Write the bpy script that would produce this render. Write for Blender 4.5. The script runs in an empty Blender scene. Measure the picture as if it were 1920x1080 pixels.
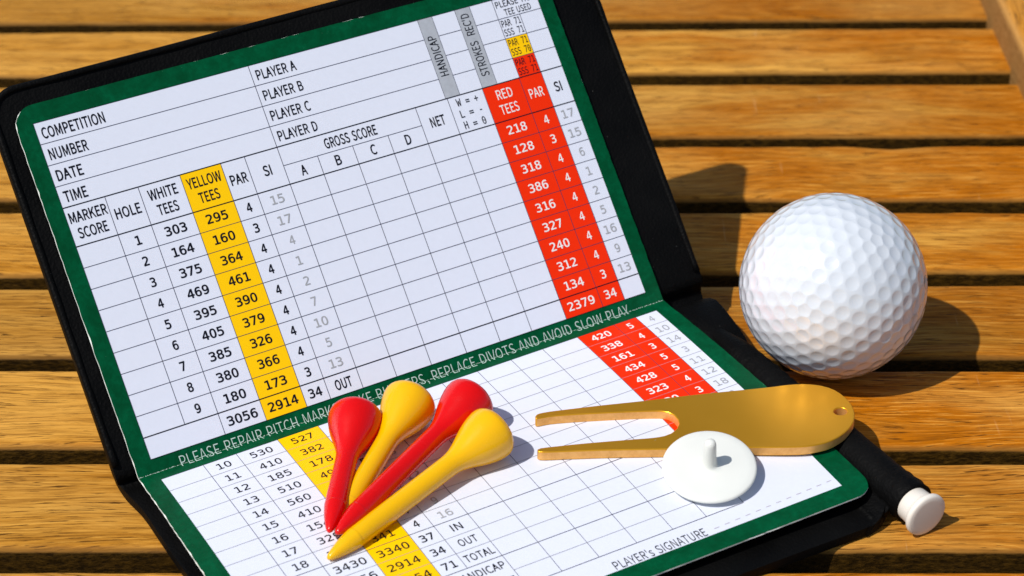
import bpy, bmesh, math, random
import numpy as np
from mathutils import Vector, Matrix, kdtree
from mathutils.geometry import delaunay_2d_cdt
random.seed(7)
rng = np.random.default_rng(5)
MM = 0.001
scene = bpy.context.scene
C = scene.collection

# ------------------------------------------------------------------ camera
FPX, PITCH, CAMZ, CX, CY = 4280.7, 0.548597, 289.598, 966.57, 568.31
cd = bpy.data.cameras.new('camera'); cam = bpy.data.objects.new('camera', cd); C.objects.link(cam)
cd.sensor_width = 36.0; cd.lens = FPX / 1920 * 36.0
cd.shift_x = (960 - CX) / 1920; cd.shift_y = (CY - 540) / 1920
cd.clip_start = 0.01; cd.clip_end = 500
cam.location = (0, 0, CAMZ * MM); cam.rotation_euler = (math.pi / 2 - PITCH, 0, 0)
cd.dof.use_dof = True; cd.dof.focus_distance = 0.500; cd.dof.aperture_fstop = 26
scene.camera = cam

# ------------------------------------------------------------------ sky + sun
SUN = Vector((-0.49, -0.36, 0.80)).normalized()
world = bpy.data.worlds.new('World'); scene.world = world; world.use_nodes = True
wn = world.node_tree; wn.nodes.clear()
wo = wn.nodes.new('ShaderNodeOutputWorld'); wb = wn.nodes.new('ShaderNodeBackground'); ws = wn.nodes.new('ShaderNodeTexSky')
ws.sky_type = 'NISHITA'; ws.sun_disc = False
ws.sun_elevation = math.asin(SUN.z); ws.sun_rotation = math.atan2(SUN.x, SUN.y)
wb.inputs['Strength'].default_value = 0.095
wn.links.new(ws.outputs[0], wb.inputs[0]); wn.links.new(wb.outputs[0], wo.inputs[0])
sl = bpy.data.lights.new('sun', 'SUN'); sl.energy = 4.2; sl.angle = math.radians(0.8); sl.color = (1.0, 0.955, 0.89)
so = bpy.data.objects.new('sun', sl); C.objects.link(so); so.rotation_euler = SUN.to_track_quat('Z', 'Y').to_euler()
so.location = (0, 0, 1)
scene.view_settings.view_transform = 'Standard'; scene.view_settings.look = 'None'
scene.view_settings.exposure = 0.0; scene.view_settings.gamma = 1.0
scene.render.engine = 'CYCLES'
scene.cycles.use_denoising = True
scene.cycles.max_bounces = 8
scene.cycles.sample_clamp_indirect = 6

# ------------------------------------------------------------------ material helpers
def new_mat(name):
    m = bpy.data.materials.new(name); m.use_nodes = True
    nt = m.node_tree; b = nt.nodes['Principled BSDF']
    return m, nt, b
def setb(b, **k):
    for n, v in k.items():
        n = n.replace('_', ' ')
        if n in b.inputs: b.inputs[n].default_value = v
def N(nt, t, **k):
    n = nt.nodes.new(t)
    for a, v in k.items(): setattr(n, a, v)
    return n
def ramp(nt, src, stops):
    r = N(nt, 'ShaderNodeValToRGB'); e = r.color_ramp.elements
    while len(e) < len(stops): e.new(0.5)
    for i, (p, c) in enumerate(stops):
        e[i].position = p; e[i].color = (c, c, c, 1) if isinstance(c, (int, float)) else (*c, 1)
    nt.links.new(src, r.inputs[0]); return r.outputs[0]
def mixc(nt, f, a, b, mode='MIX'):
    m = N(nt, 'ShaderNodeMix', data_type='RGBA', blend_type=mode)
    for s, v in ((m.inputs[0], f), (m.inputs[6], a), (m.inputs[7], b)):
        if isinstance(v, (int, float)): s.default_value = v
        elif isinstance(v, tuple): s.default_value = (*v, 1)
        else: nt.links.new(v, s)
    return m.outputs[2]
def noise(nt, vec, scale, detail=4, rough=.55, dist=0.0):
    n = N(nt, 'ShaderNodeTexNoise'); n.inputs['Scale'].default_value = scale
    n.inputs['Detail'].default_value = detail; n.inputs['Roughness'].default_value = rough
    n.inputs['Distortion'].default_value = dist
    if vec is not None: nt.links.new(vec, n.inputs['Vector'])
    return n.outputs['Fac']
def mapping(nt, vec, scale=(1, 1, 1), loc=(0, 0, 0)):
    m = N(nt, 'ShaderNodeMapping'); m.inputs['Scale'].default_value = scale; m.inputs['Location'].default_value = loc
    nt.links.new(vec, m.inputs['Vector']); return m.outputs[0]
def bump(nt, b, src, strength, dist):
    n = N(nt, 'ShaderNodeBump'); n.inputs['Strength'].default_value = strength; n.inputs['Distance'].default_value = dist
    nt.links.new(src, n.inputs['Height']); nt.links.new(n.outputs[0], b.inputs['Normal']); return n
def math2(nt, op, a, b):
    m = N(nt, 'ShaderNodeMath', operation=op)
    for s, v in ((m.inputs[0], a), (m.inputs[1], b)):
        if isinstance(v, (int, float)): s.default_value = v
        else: nt.links.new(v, s)
    return m.outputs[0]

# wood: grain runs along local X; every slat shifts the pattern by its own random number
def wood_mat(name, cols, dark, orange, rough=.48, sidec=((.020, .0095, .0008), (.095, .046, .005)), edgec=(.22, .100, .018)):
    m, nt, b = new_mat(name)
    tc = N(nt, 'ShaderNodeTexCoord'); oi = N(nt, 'ShaderNodeObjectInfo')
    comb = N(nt, 'ShaderNodeCombineXYZ')
    nt.links.new(math2(nt, 'MULTIPLY', oi.outputs['Random'], 37.0), comb.inputs[0])
    nt.links.new(math2(nt, 'MULTIPLY', oi.outputs['Random'], 91.0), comb.inputs[1])
    nt.links.new(math2(nt, 'MULTIPLY', oi.outputs['Random'], 13.0), comb.inputs[2])
    add = N(nt, 'ShaderNodeVectorMath', operation='ADD')
    nt.links.new(tc.outputs['Object'], add.inputs[0]); nt.links.new(comb.outputs[0], add.inputs[1])
    V = add.outputs[0]
    # slow waviness of the grain
    wav = noise(nt, mapping(nt, V, (9, 25, 25)), 1.0, 2, .5)
    off = N(nt, 'ShaderNodeCombineXYZ'); nt.links.new(math2(nt, 'MULTIPLY', math2(nt, 'SUBTRACT', wav, .5), .022), off.inputs[1])
    add2 = N(nt, 'ShaderNodeVectorMath', operation='ADD'); nt.links.new(V, add2.inputs[0]); nt.links.new(off.outputs[0], add2.inputs[1])
    W = add2.outputs[0]
    broad = noise(nt, mapping(nt, W, (7, 120, 120)), 1.0, 3, .6)
    mid = noise(nt, mapping(nt, W, (20, 800, 600)), 1.0, 5, .66)
    fine = noise(nt, mapping(nt, W, (85, 1700, 1500)), 1.0, 4, .7)
    pores = noise(nt, mapping(nt, W, (150, 2300, 1500)), 1.0, 2, .6)
    blot = noise(nt, mapping(nt, V, (16, 40, 40)), 1.0, 3, .55)
    sxo = N(nt, 'ShaderNodeSeparateXYZ'); nt.links.new(tc.outputs['Object'], sxo.inputs[0])
    tint = math2(nt, 'ADD', noise(nt, mapping(nt, W, (15, 60, 60)), 1.0, 4, .62, .4), math2(nt, 'ADD', math2(nt, 'MULTIPLY', sxo.outputs[0], 1.5), math2(nt, 'MULTIPLY', math2(nt, 'SUBTRACT', oi.outputs['Random'], .5), .16)))
    base = mixc(nt, ramp(nt, broad, [(.32, 0.0), (.68, 1.0)]), cols[0], cols[1])
    base = mixc(nt, ramp(nt, tint, [(.46, 0.0), (.54, .40), (.62, .80), (.74, 1.0)]), base, orange)
    base = mixc(nt, ramp(nt, blot, [(.48, 0.0), (.72, .5)]), base, (cols[1][0] * 1.08, cols[1][1] * 1.12, cols[1][2] * 1.4))
    base = mixc(nt, ramp(nt, mid, [(.34, .38), (.50, 0.0)]), base, dark)
    base = mixc(nt, ramp(nt, mid, [(.56, 0.0), (.72, .35)]), base, (cols[1][0] * 1.25, cols[1][1] * 1.3, cols[1][2] * 1.4))
    base = mixc(nt, ramp(nt, fine, [(.38, .50), (.50, 0.0)]), base, dark)
    base = mixc(nt, ramp(nt, fine, [(.54, 0.0), (.66, .45)]), base, (cols[1][0] * 1.3, cols[1][1] * 1.35, cols[1][2] * 1.5))
    base = mixc(nt, ramp(nt, pores, [(.32, .95), (.40, 0.0)]), base, (dark[0] * .45, dark[1] * .45, dark[2] * .5))
    # cross scratches
    scr = noise(nt, mapping(nt, V, (900, 45, 45)), 1.0, 2, .6)
    scm = noise(nt, mapping(nt, V, (30, 30, 30)), 1.0, 2, .5)
    scf = math2(nt, 'MULTIPLY', ramp(nt, scr, [(.68, 0.0), (.76, 1.0)]), ramp(nt, scm, [(.52, 0.0), (.64, .22)]))
    base = mixc(nt, scf, base, (.78, .52, .26))
    # rough sawn slat sides, darker than the tops (local normal not pointing up)
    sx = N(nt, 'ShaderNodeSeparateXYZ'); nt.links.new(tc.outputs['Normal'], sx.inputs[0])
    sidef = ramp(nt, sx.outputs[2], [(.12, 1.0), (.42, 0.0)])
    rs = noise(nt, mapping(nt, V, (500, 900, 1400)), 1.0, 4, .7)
    side_col = mixc(nt, ramp(nt, rs, [(.4, 0.0), (.72, 1.0)]), sidec[0], sidec[1])
    base = mixc(nt, ramp(nt, sx.outputs[2], [(.5, .75), (.97, 0.0)]), base, edgec)  # slat roundovers darkened in the colour, as if they caught less sun
    base = mixc(nt, sidef, base, side_col)
    hs = N(nt, 'ShaderNodeHueSaturation'); nt.links.new(base, hs.inputs['Color'])
    nt.links.new(math2(nt, 'ADD', math2(nt, 'MULTIPLY', math2(nt, 'FRACT', math2(nt, 'MULTIPLY', oi.outputs['Random'], 7.3), 0), .30), .82), hs.inputs['Value'])
    base = hs.outputs[0]
    nt.links.new(base, b.inputs['Base Color'])
    nt.links.new(ramp(nt, mid, [(.3, rough + .22), (.7, rough)]), b.inputs['Roughness'])
    setb(b, Specular_IOR_Level=.09)
    hgt = math2(nt, 'ADD', math2(nt, 'MULTIPLY', fine, .5), math2(nt, 'ADD', mid, math2(nt, 'MULTIPLY', pores, .35)))
    hgt = math2(nt, 'ADD', hgt, math2(nt, 'MULTIPLY', sidef, math2(nt, 'MULTIPLY', rs, 3.0)))
    bump(nt, b, hgt, .55, .00028)
    return m
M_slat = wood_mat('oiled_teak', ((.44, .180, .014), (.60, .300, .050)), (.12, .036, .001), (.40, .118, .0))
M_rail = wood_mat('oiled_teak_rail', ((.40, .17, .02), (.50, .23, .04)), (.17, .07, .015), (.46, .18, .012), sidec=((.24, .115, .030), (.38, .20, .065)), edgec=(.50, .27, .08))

def leather_mat(name, base=.0022, rough=.55):
    m, nt, b = new_mat(name)
    tc = N(nt, 'ShaderNodeTexCoord')
    v = N(nt, 'ShaderNodeTexVoronoi'); v.inputs['Scale'].default_value = 1500
    nt.links.new(tc.outputs['Object'], v.inputs['Vector'])
    n1 = noise(nt, tc.outputs['Object'], 900, 5, .65); n2 = noise(nt, tc.outputs['Object'], 60, 3, .6)
    dust = noise(nt, tc.outputs['Object'], 1400, 1, .5)
    col = mixc(nt, ramp(nt, n2, [(.35, 0.0), (.7, 1.0)]), (base * .7, base * .7, base * .7), (base * 1.4, base * 1.4, base * 1.4))
    col = mixc(nt, ramp(nt, dust, [(.80, 0.0), (.84, .5)]), col, (.18, .18, .17))
    nt.links.new(col, b.inputs['Base Color'])
    nt.links.new(ramp(nt, n2, [(.3, rough - .06), (.7, rough + .12)]), b.inputs['Roughness'])
    setb(b, Specular_IOR_Level=.07)
    h = math2(nt, 'ADD', math2(nt, 'MULTIPLY', v.outputs['Distance'], .6), n1)
    bump(nt, b, h, .6, .00025)
    return m
M_leather = leather_mat('black_leather')
M_pocket = leather_mat('black_lining', .004, .7)

def green_mat():
    m, nt, b = new_mat('green_marbled_card')
    uv = N(nt, 'ShaderNodeUVMap'); uv.uv_map = 'UVMap'; V = uv.outputs[0]
    a = noise(nt, V, .16, 4, .55, 1.0); g = noise(nt, V, .9, 4, .6, .6)
    col = mixc(nt, ramp(nt, a, [(.34, 0.0), (.66, 1.0)]), (.0, .056, .018), (.0, .086, .031))
    col = mixc(nt, ramp(nt, g, [(.40, .35), (.62, 0.0)]), col, (.0, .034, .010))
    sp = noise(nt, V, 7.0, 1, .5)
    col = mixc(nt, ramp(nt, sp, [(.80, 0.0), (.83, .6)]), col, (.35, .55, .45))
    # worn crease where the card folds (v = 0) and cracked ink along it
    sx = N(nt, 'ShaderNodeSeparateXYZ'); nt.links.new(V, sx.inputs[0])
    wob = math2(nt, 'MULTIPLY', math2(nt, 'SUBTRACT', noise(nt, V, 1.6, 3, .6), .5), .55)
    dv = math2(nt, 'ABSOLUTE', math2(nt, 'ADD', sx.outputs[1], wob), 0)
    line = ramp(nt, dv, [(.03, 1.0), (.11, 0.0)])
    brk = ramp(nt, noise(nt, V, 2.2, 2, .6), [(.46, 0.0), (.53, .85)])
    col = mixc(nt, math2(nt, 'MULTIPLY', line, brk), col, (.62, .74, .68))
    nt.links.new(col, b.inputs['Base Color']); setb(b, Roughness=.36, Specular_IOR_Level=.10)
    bump(nt, b, noise(nt, V, 1.4, 3, .5), .12, .0002)
    return m
def ink_mat(name, col, rough=.36, spec=.2, grain=.03):
    m, nt, b = new_mat(name)
    uv = N(nt, 'ShaderNodeTexCoord')
    n = noise(nt, uv.outputs['Object'], 700, 3, .6)
    c2 = tuple(max(0, c * (1 - grain * 2)) for c in col)
    nt.links.new(mixc(nt, n, c2, col), b.inputs['Base Color'])
    setb(b, Roughness=rough, Specular_IOR_Level=spec)
    return m
M_green = green_mat()
M_edge = ink_mat('paper_edge', (.80, .84, .80), .7, .2)
M_white = ink_mat('white_paper', (.70, .735, .84))
M_yellow = ink_mat('yellow_ink', (.96, .565, .0))
M_red = ink_mat('red_ink', (.84, .026, .0))
M_grey = ink_mat('grey_ink', (.46, .49, .54), grain=.15)
M_black = ink_mat('black_ink', (.006, .006, .012))
M_pale = ink_mat('pale_grey_ink', (.36, .37, .39))
M_thin = ink_mat('thin_rule_ink', (.035, .035, .07))
M_faint = ink_mat('faint_rule_ink', (.24, .24, .27))
M_pink = ink_mat('pink_rule_ink', (.42, .36, .40))
M_wtext = ink_mat('white_ink', (.80, .78, .76))
M_ltext = ink_mat('pale_green_ink', (.46, .60, .54))

def plastic(name, col, rough=.3, sss=.0, radius=(1, .4, .2), scale=.002, coat=0., bumpy=0., trans=None):
    m, nt, b = new_mat(name)
    tc = N(nt, 'ShaderNodeTexCoord')
    n = noise(nt, tc.outputs['Object'], 120, 3, .5)
    c2 = tuple(c * .93 for c in col)
    nt.links.new(mixc(nt, n, c2, col), b.inputs['Base Color'])
    nt.links.new(ramp(nt, noise(nt, tc.outputs['Object'], 260, 4, .6), [(.3, max(.05, rough - .07)), (.7, rough + .09)]), b.inputs['Roughness'])
    setb(b, Subsurface_Weight=sss, Subsurface_Radius=radius, Subsurface_Scale=scale, Coat_Weight=coat, Coat_Roughness=.06, IOR=1.48)
    if bumpy: bump(nt, b, noise(nt, tc.outputs['Object'], 420, 3, .6), bumpy, .0002)
    if trans:
        tr = N(nt, 'ShaderNodeBsdfTranslucent'); tr.inputs[0].default_value = (*trans[1], 1)
        mx = N(nt, 'ShaderNodeMixShader'); mx.inputs[0].default_value = trans[0]
        nt.links.new(b.outputs[0], mx.inputs[1]); nt.links.new(tr.outputs[0], mx.inputs[2])
        nt.links.new(mx.outputs[0], nt.nodes['Material Output'].inputs[0])
    return m
M_tred = plastic('red_plastic', (.78, .002, .001), .22, 0, (1, .05, .03), .0015, .35, .05, (.22, (1.0, .02, .005)))
M_tyel = plastic('yellow_plastic', (1.0, .585, .0), .22, 0, (1, .6, .05), .0015, .35, .04, (.24, (1.0, .52, .0)))
M_wpl = plastic('white_plastic', (.83, .85, .81), .42, 0, (1, 1, .9), .0015, 0, 0, (.18, (.95, .93, .86)))
M_cap = plastic('matt_white_plastic', (.78, .735, .66), .45)
M_ball = plastic('white_ball_cover', (.645, .69, .745), .22, .0, (1, .95, .9), .001, 1.0)

def gold_mat():
    m, nt, b = new_mat('brushed_brass')
    tc = N(nt, 'ShaderNodeTexCoord')
    n = noise(nt, mapping(nt, tc.outputs['Object'], (90, 2200, 900)), 1, 3, .6)
    c = noise(nt, tc.outputs['Object'], 45, 4, .6)
    sp = noise(nt, tc.outputs['Object'], 900, 1, .5)
    col = mixc(nt, c, (.80, .365, .012), (.88, .43, .032))
    col = mixc(nt, ramp(nt, sp, [(.79, 0.0), (.83, .5)]), col, (.8, .66, .35))
    nt.links.new(col, b.inputs['Base Color'])
    nt.links.new(ramp(nt, c, [(.3, .30), (.7, .37)]), b.inputs['Roughness'])
    setb(b, Metallic=.76, Specular_IOR_Level=.3)
    ham = noise(nt, tc.outputs['Object'], 130, 2, .5)
    bump(nt, b, math2(nt, 'ADD', math2(nt, 'MULTIPLY', n, .12), ham), .10, .0003)
    return m
def gold_edge_mat():
    m, nt, b = new_mat('sawn_brass_edge')
    tc = N(nt, 'ShaderNodeTexCoord')
    c = noise(nt, tc.outputs['Object'], 500, 5, .7)
    nt.links.new(mixc(nt, ramp(nt, c, [(.32, 0.0), (.6, 1.0)]), (.74, .36, .09), (.88, .47, .14)), b.inputs['Base Color'])
    setb(b, Metallic=.55, Roughness=.5)
    bump(nt, b, c, .3, .0001)
    return m
M_gold = gold_mat(); M_goldedge = gold_edge_mat()

def ground_mat():
    m, nt, b = new_mat('paving')
    tc = N(nt, 'ShaderNodeTexCoord')
    n = noise(nt, tc.outputs['Object'], 6, 6, .6)
    nt.links.new(mixc(nt, n, (.10, .085, .06), (.17, .15, .11)), b.inputs['Base Color']); setb(b, Roughness=.9)
    return m

# ------------------------------------------------------------------ object helpers
def mesh_obj(name, verts, faces, mat, parent=None, smooth=False, uvs=None, loc=None):
    me = bpy.data.meshes.new(name)
    me.from_pydata([tuple(v) for v in verts], [], [tuple(f) for f in faces]); me.update()
    for mm in (mat if isinstance(mat, (list, tuple)) else [mat]): me.materials.append(mm)
    if smooth: me.polygons.foreach_set('use_smooth', [True] * len(me.polygons))
    if uvs is not None:
        l = me.uv_layers.new(name='UVMap'); idx = np.empty(len(me.loops), int); me.loops.foreach_get('vertex_index', idx)
        l.data.foreach_set('uv', np.array(uvs, float)[idx].ravel())
    o = bpy.data.objects.new(name, me); C.objects.link(o)
    if loc is not None: o.location = loc
    if parent: o.parent = parent
    return o
def fix_normals(o):
    bm = bmesh.new(); bm.from_mesh(o.data); bmesh.ops.recalc_face_normals(bm, faces=bm.faces); bm.to_mesh(o.data); bm.free()
def thing(name, label, cat, loc=(0, 0, 0), group=None):
    o = bpy.data.objects.new(name, None); C.objects.link(o); o.location = loc; o.empty_display_size = .01
    o['label'] = label; o['category'] = cat
    if group: o['group'] = group
    return o

# pixel -> point on the plane z (mm)
cp, sp_ = math.cos(PITCH), math.sin(PITCH)
def ray(x, y):
    dx = (x - CX) / FPX; dy = -(y - CY) / FPX
    return np.array([dx, cp + dy * sp_, -sp_ + dy * cp])
def onz(x, y, z=0.0):
    d = ray(x, y); return np.array([0, 0, CAMZ]) + d * ((z - CAMZ) / d[2])

# ------------------------------------------------------------------ setting: ground
g = mesh_obj('ground', [(-60, -60, -.72), (60, -60, -.72), (60, 60, -.72), (-60, 60, -.72)], [(0, 1, 2, 3)], ground_mat()); g['kind'] = 'structure'

# ------------------------------------------------------------------ slatted table
table = thing('slatted_table', 'slatted teak table top of long oiled boards with dark gaps between them', 'table', (0, .5, -.02))
T0 = np.array([0, 500, -20.0])
# far top edge of each slat: (y at left end, y at right end), then the gap behind it in mm
rows = [(-36, -40, 7.0), (59, 51, 7.4), (162, 155, 8.4), (276, 271, 6.4), (396, 396, 7.4), (539, 532, 6.9), (691, 692, 6.0), (865, 867, 6.3), (1069, 1069, 7.6), (1306, 1306, 7)]
XL, XR = -190.0, 146.5
def edge(i):
    a = onz(60, rows[i][0])[1]; b = onz(1860, rows[i][1])[1]
    xa, xb = onz(60, rows[i][0])[0], onz(1860, rows[i][1])[0]
    s = (b - a) / (xb - xa); return lambda x: a + s * (x - xa)
def slat(i):
    far, nxt = edge(i), edge(i + 1)
    gap = rows[i + 1][2] - .25
    r = 1.6; th = 19.0
    nx = 190; xs = np.linspace(XL, XR, nx)
    prof = []                                    # (side -1 near/+1 far, inset from edge, z)
    for s in (1, -1):
        arr = [(0, -th), (0, -th * .6), (0, -4.5), (0, -2.6)] + [(r * (1 - math.cos(t)), -r * (1 - math.sin(t))) for t in np.linspace(0, math.pi / 2, 5)]
        arr += [(r + 1.5, 0), (r + 5, 0)]
        prof.append([(s, a, z) for a, z in arr])
    P = prof[0] + [(0, 0, 0)] + prof[1][::-1]
    # wobble of each long edge
    def wob(seed):
        q = np.random.default_rng(seed); y = np.zeros(nx)
        for k in range(26):
            f = q.uniform(.01, .5); y += q.normal() * .06 / (1 + 5 * f) * np.sin(f * xs + q.uniform(0, 6.3))
        return y
    wf, wn_ = wob(i * 7 + 1), wob(i * 7 + 2)
    q = np.random.default_rng(i + 50)
    if i == 3:    # swelling around a knot at the far edge, right side
        wf += -1.5 * np.exp(-((xs - 103) / 7.5) ** 2)
    V = []
    mid = np.array([(far(x) + nxt(x) + gap) / 2 for x in xs])
    for k, x in enumerate(xs):
        yf = far(x) + wf[k]; yn = nxt(x) + gap + wn_[k]
        for (s, a, z) in P:
            if s == 1: y = yf - a
            elif s == -1: y = yn + a
            else: y = mid[k]
            jz = 0
            if s and -6 < z < -.2: y += q.normal() * .02; 
            if abs(z) < 1e-9 and s == -1 and i in (0,) : jz = -abs(q.normal()) * .1
            V.append((x, y, z + jz))
    V = np.array(V)
    n = len(P); F = []
    for k in range(nx - 1):
        for j in range(n - 1):
            F.append((k * n + j, k * n + j + 1, (k + 1) * n + j + 1, (k + 1) * n + j))
        F.append((k * n + n - 1, k * n, (k + 1) * n, (k + 1) * n + n - 1))
    F.append(tuple(range(n))); F.append(tuple((nx - 1) * n + j for j in range(n))[::-1])
    c = np.array([0, mid.mean(), 0.0])
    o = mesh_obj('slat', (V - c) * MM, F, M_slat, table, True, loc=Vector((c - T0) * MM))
    fix_normals(o)
for i in range(len(rows) - 1): slat(i)
# side rail, proud of the slats
def rail():
    b0, b1 = onz(1836.7, 0), onz(1920, 186.7)
    V = []; ys = np.linspace(330, 700, 60); prof = [(0, -26), (0, -1), (0.0, 9.0), (.35, 11), (1.1, 12.1), (2.4, 12.6), (8, 12.6), (45, 12.6), (47, 11), (47, -26)]
    sx = (b1[0] - b0[0]) / (b1[1] - b0[1])
    for k, y in enumerate(ys):
        for (dx, z) in prof:
            V.append((b0[0] + sx * (y - b0[1]) + dx + (.05 * math.sin(k * .9) if z > 0 else 0), y, z))
    n = len(prof); F = []
    for k in range(len(ys) - 1):
        for j in range(n): F.append((k * n + j, k * n + (j + 1) % n, (k + 1) * n + (j + 1) % n, (k + 1) * n + j))
    F.append(tuple(range(n))); F.append(tuple((len(ys) - 1) * n + j for j in range(n))[::-1])
    # mesh stored with local X along the rail so that the grain follows it
    V = np.array(V); c = np.array([170.0, 515, 0]); W = V - c
    L = np.stack([W[:, 1], -W[:, 0], W[:, 2]], 1) * MM
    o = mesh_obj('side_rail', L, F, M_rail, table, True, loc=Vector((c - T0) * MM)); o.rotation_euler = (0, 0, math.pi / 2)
    fix_normals(o)
    m = o.modifiers.new('edge', 'EDGE_SPLIT') if False else None
rail()

# ------------------------------------------------------------------ score card surface (mm)
YAW, EL, TU, TL, BL, BU, TW = .5113, .03921, .86451, .022787, -.762, .128, -.016
ORI = np.array([-76.491, 394.825, 6.0])
E1 = np.array([math.cos(YAW) * math.cos(EL), math.sin(YAW) * math.cos(EL), math.sin(EL)])
NN = np.array([-math.sin(YAW), math.cos(YAW), 0]); WW = np.cross(E1, NN)
def S0(u, y):
    if y < 0:
        v = -y; t = TL + TW * u / 100
        d = -NN * math.cos(t) + WW * (math.sin(t) + BL * v / 1000)
    else:
        v = y; d = NN * math.cos(TU) + WW * (math.sin(TU) + BU * v / 1000)
    return ORI + E1 * u + d * v
def S(u, y, h=0.0):
    P = S0(u, y)
    if h:
        e = .05; sg = -1 if y < 0 else 1
        a = S0(u + e, y) - P; b = (S0(u, y + sg * e) - P) * sg
        n = np.cross(a, b); n /= np.linalg.norm(n); P = P + n * h
    return P
RH, RL, HDR, GU, GL = 4.801, 4.835, 8.721, 3.002, 2.957
UC = [0, 9.549, 17.202, 26.948, 36.618, 42.329, 50.282, 58.622, 67.347, 76.3, 84.97, 93.212, 102.412, 112.255, 118.15, 123.819]
VT = GU + 10 * RH + HDR + 4 * RH          # top of the white print
YB = -(GL + 15.06 * RL)                   # bottom of the white print

def grid_patch(u0, u1, y0, y1, h, step=4.0, skirt=False):
    nu = max(1, int(math.ceil(abs(u1 - u0) / step))); ny = max(1, int(math.ceil(abs(y1 - y0) / step)))
    V, F, UV = [], [], []
    for a in range(nu + 1):
        for b in range(ny + 1):
            u = u0 + (u1 - u0) * a / nu; y = y0 + (y1 - y0) * b / ny
            if y0 < 0 and b == ny and abs(y1) < 1e-9: y = -1e-9
            V.append(S(u, y, h)); UV.append((u, y))
    for a in range(nu):
        for b in range(ny):
            i = a * (ny + 1) + b; F.append((i, i + ny + 1, i + ny + 2, i + 1))
    return V, F, UV
class Acc:
    def __init__(s): s.V, s.F, s.UV = [], [], []
    def add(s, V, F, UV=None):
        o = len(s.V); s.V += list(V); s.F += [tuple(i + o for i in f) for f in F]
        s.UV += list(UV) if UV is not None else [(0, 0)] * len(V)
    def patch(s, *a, **k): s.add(*grid_patch(*a, **k))
    def build(s, name, mat, parent, kind=None):
        o = mesh_obj(name, (np.array(s.V) - T_ref) * MM, s.F, mat, parent, uvs=s.UV)
        if kind: o['kind'] = kind
        return o
card = thing('scorecard', 'green bordered golf scorecard opened on its black holder, printed with yellow and red columns', 'scorecard', Vector(ORI * MM))
T_ref = ORI

# folded paper sheet: rounded outline, white cut edges
def paper():
    uL, uR, yT, yB, R = -3.8, 127.6, VT + 4.1, -80.2, 5.0
    def xr(y, side):
        base = (uL if side < 0 else uR)
        if y < 0: base += (-.012 * -y if side < 0 else .028 * -y)
        d = min(yT - y, y - yB); ins = 0
        if d < R: ins = R - math.sqrt(max(0, R * R - (R - d) ** 2))
        return base - side * ins
    ys = []
    fine = [R * (1 - math.cos(t)) for t in np.linspace(0, math.pi / 2, 9)]
    ys = [yB + f for f in fine] + list(np.linspace(yB + R, 0, 70)[1:-1]) + [-1e-9, 1e-9] + list(np.linspace(0, yT - R, 70)[1:]) + [yT - f for f in fine[::-1]][1:]
    nu = 90; V, UV = [], []; rr = np.random.default_rng(3)
    for k, y in enumerate(ys):
        a, b = xr(y, -1), xr(y, 1); a += rr.normal() * .035; b += rr.normal() * .035
        for j in range(nu + 1):
            u = a + (b - a) * j / nu; V.append((u, y)); UV.append((u, y))
    # the printed face is chipped back a little from the cut edge here and there
    T = []
    for q, (u, y) in enumerate(V):
        k, j = divmod(q, nu + 1); c_ = .02 + (abs(rr.normal()) * .03 + (rr.random() < .07) * rr.uniform(.05, .16))
        if j == 0: u += c_
        if j == nu: u -= c_
        if k == 0: y += c_
        if k == len(ys) - 1: y -= c_
        T.append((u, y))
    top = [S(u, y, 0) for u, y in T]; bot = [S(u, y, -.30) for u, y in V]
    n = len(V); F = []; mi = []
    for k in range(len(ys) - 1):
        for j in range(nu):
            i = k * (nu + 1) + j
            F.append((i, i + 1, i + nu + 2, i + nu + 1)); mi.append(0)
            F.append((n + i, n + i + nu + 1, n + i + nu + 2, n + i + 1)); mi.append(1)
    rim = [j for j in range(nu + 1)] + [k * (nu + 1) + nu for k in range(1, len(ys))] + [(len(ys) - 1) * (nu + 1) + j for j in range(nu - 1, -1, -1)] + [k * (nu + 1) for k in range(len(ys) - 2, 0, -1)]
    for a, b in zip(rim, rim[1:] + rim[:1]): F.append((a, n + a, n + b, b)); mi.append(1)
    o = mesh_obj('paper_sheet', (np.array(top + bot) - T_ref) * MM, F, [M_green, M_edge], card, uvs=UV + UV)
    o.data.polygons.foreach_set('material_index', mi)
paper()
A = Acc(); A.patch(0, UC[15], GU, VT, .03); A.patch(.2, UC[15] - .1, YB, -GL, .03); A.build('white_field', M_white, card)
def ul(u): return .2 + .9975 * u
A = Acc(); A.patch(UC[3], UC[4], GU, GU + 10 * RH + HDR, .055); A.build('yellow_column', M_yellow, card)
A = Acc(); A.patch(ul(UC[3]), ul(UC[4]), -(GL + 12 * RL), -GL, .055); A.build('yellow_column', M_yellow, card)
A = Acc(); A.patch(UC[12], UC[14], GU, GU + 10 * RH + HDR, .055); A.build('red_column', M_red, card)
A = Acc(); A.patch(ul(UC[12]), ul(UC[14]), -(GL + 11.4 * RL), -GL, .055); A.build('red_column', M_red, card)
H4 = GU + 10 * RH + HDR                      # bottom of the four top rows
PB0, PB1 = 112.4, 118.1
A = Acc(); A.patch(92.85, 96.6, H4, VT, .055); A.build('grey_column', M_grey, card)
A = Acc(); A.patch(102.55, 106.45, H4, VT, .055); A.build('grey_column', M_grey, card)
A = Acc(); A.patch(PB0, PB1, H4 + RH, H4 + 2 * RH, .055); A.build('yellow_box', M_yellow, card)
A = Acc(); A.patch(PB0, PB1, H4, H4 + RH, .055); A.build('red_box', M_red, card)
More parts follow.
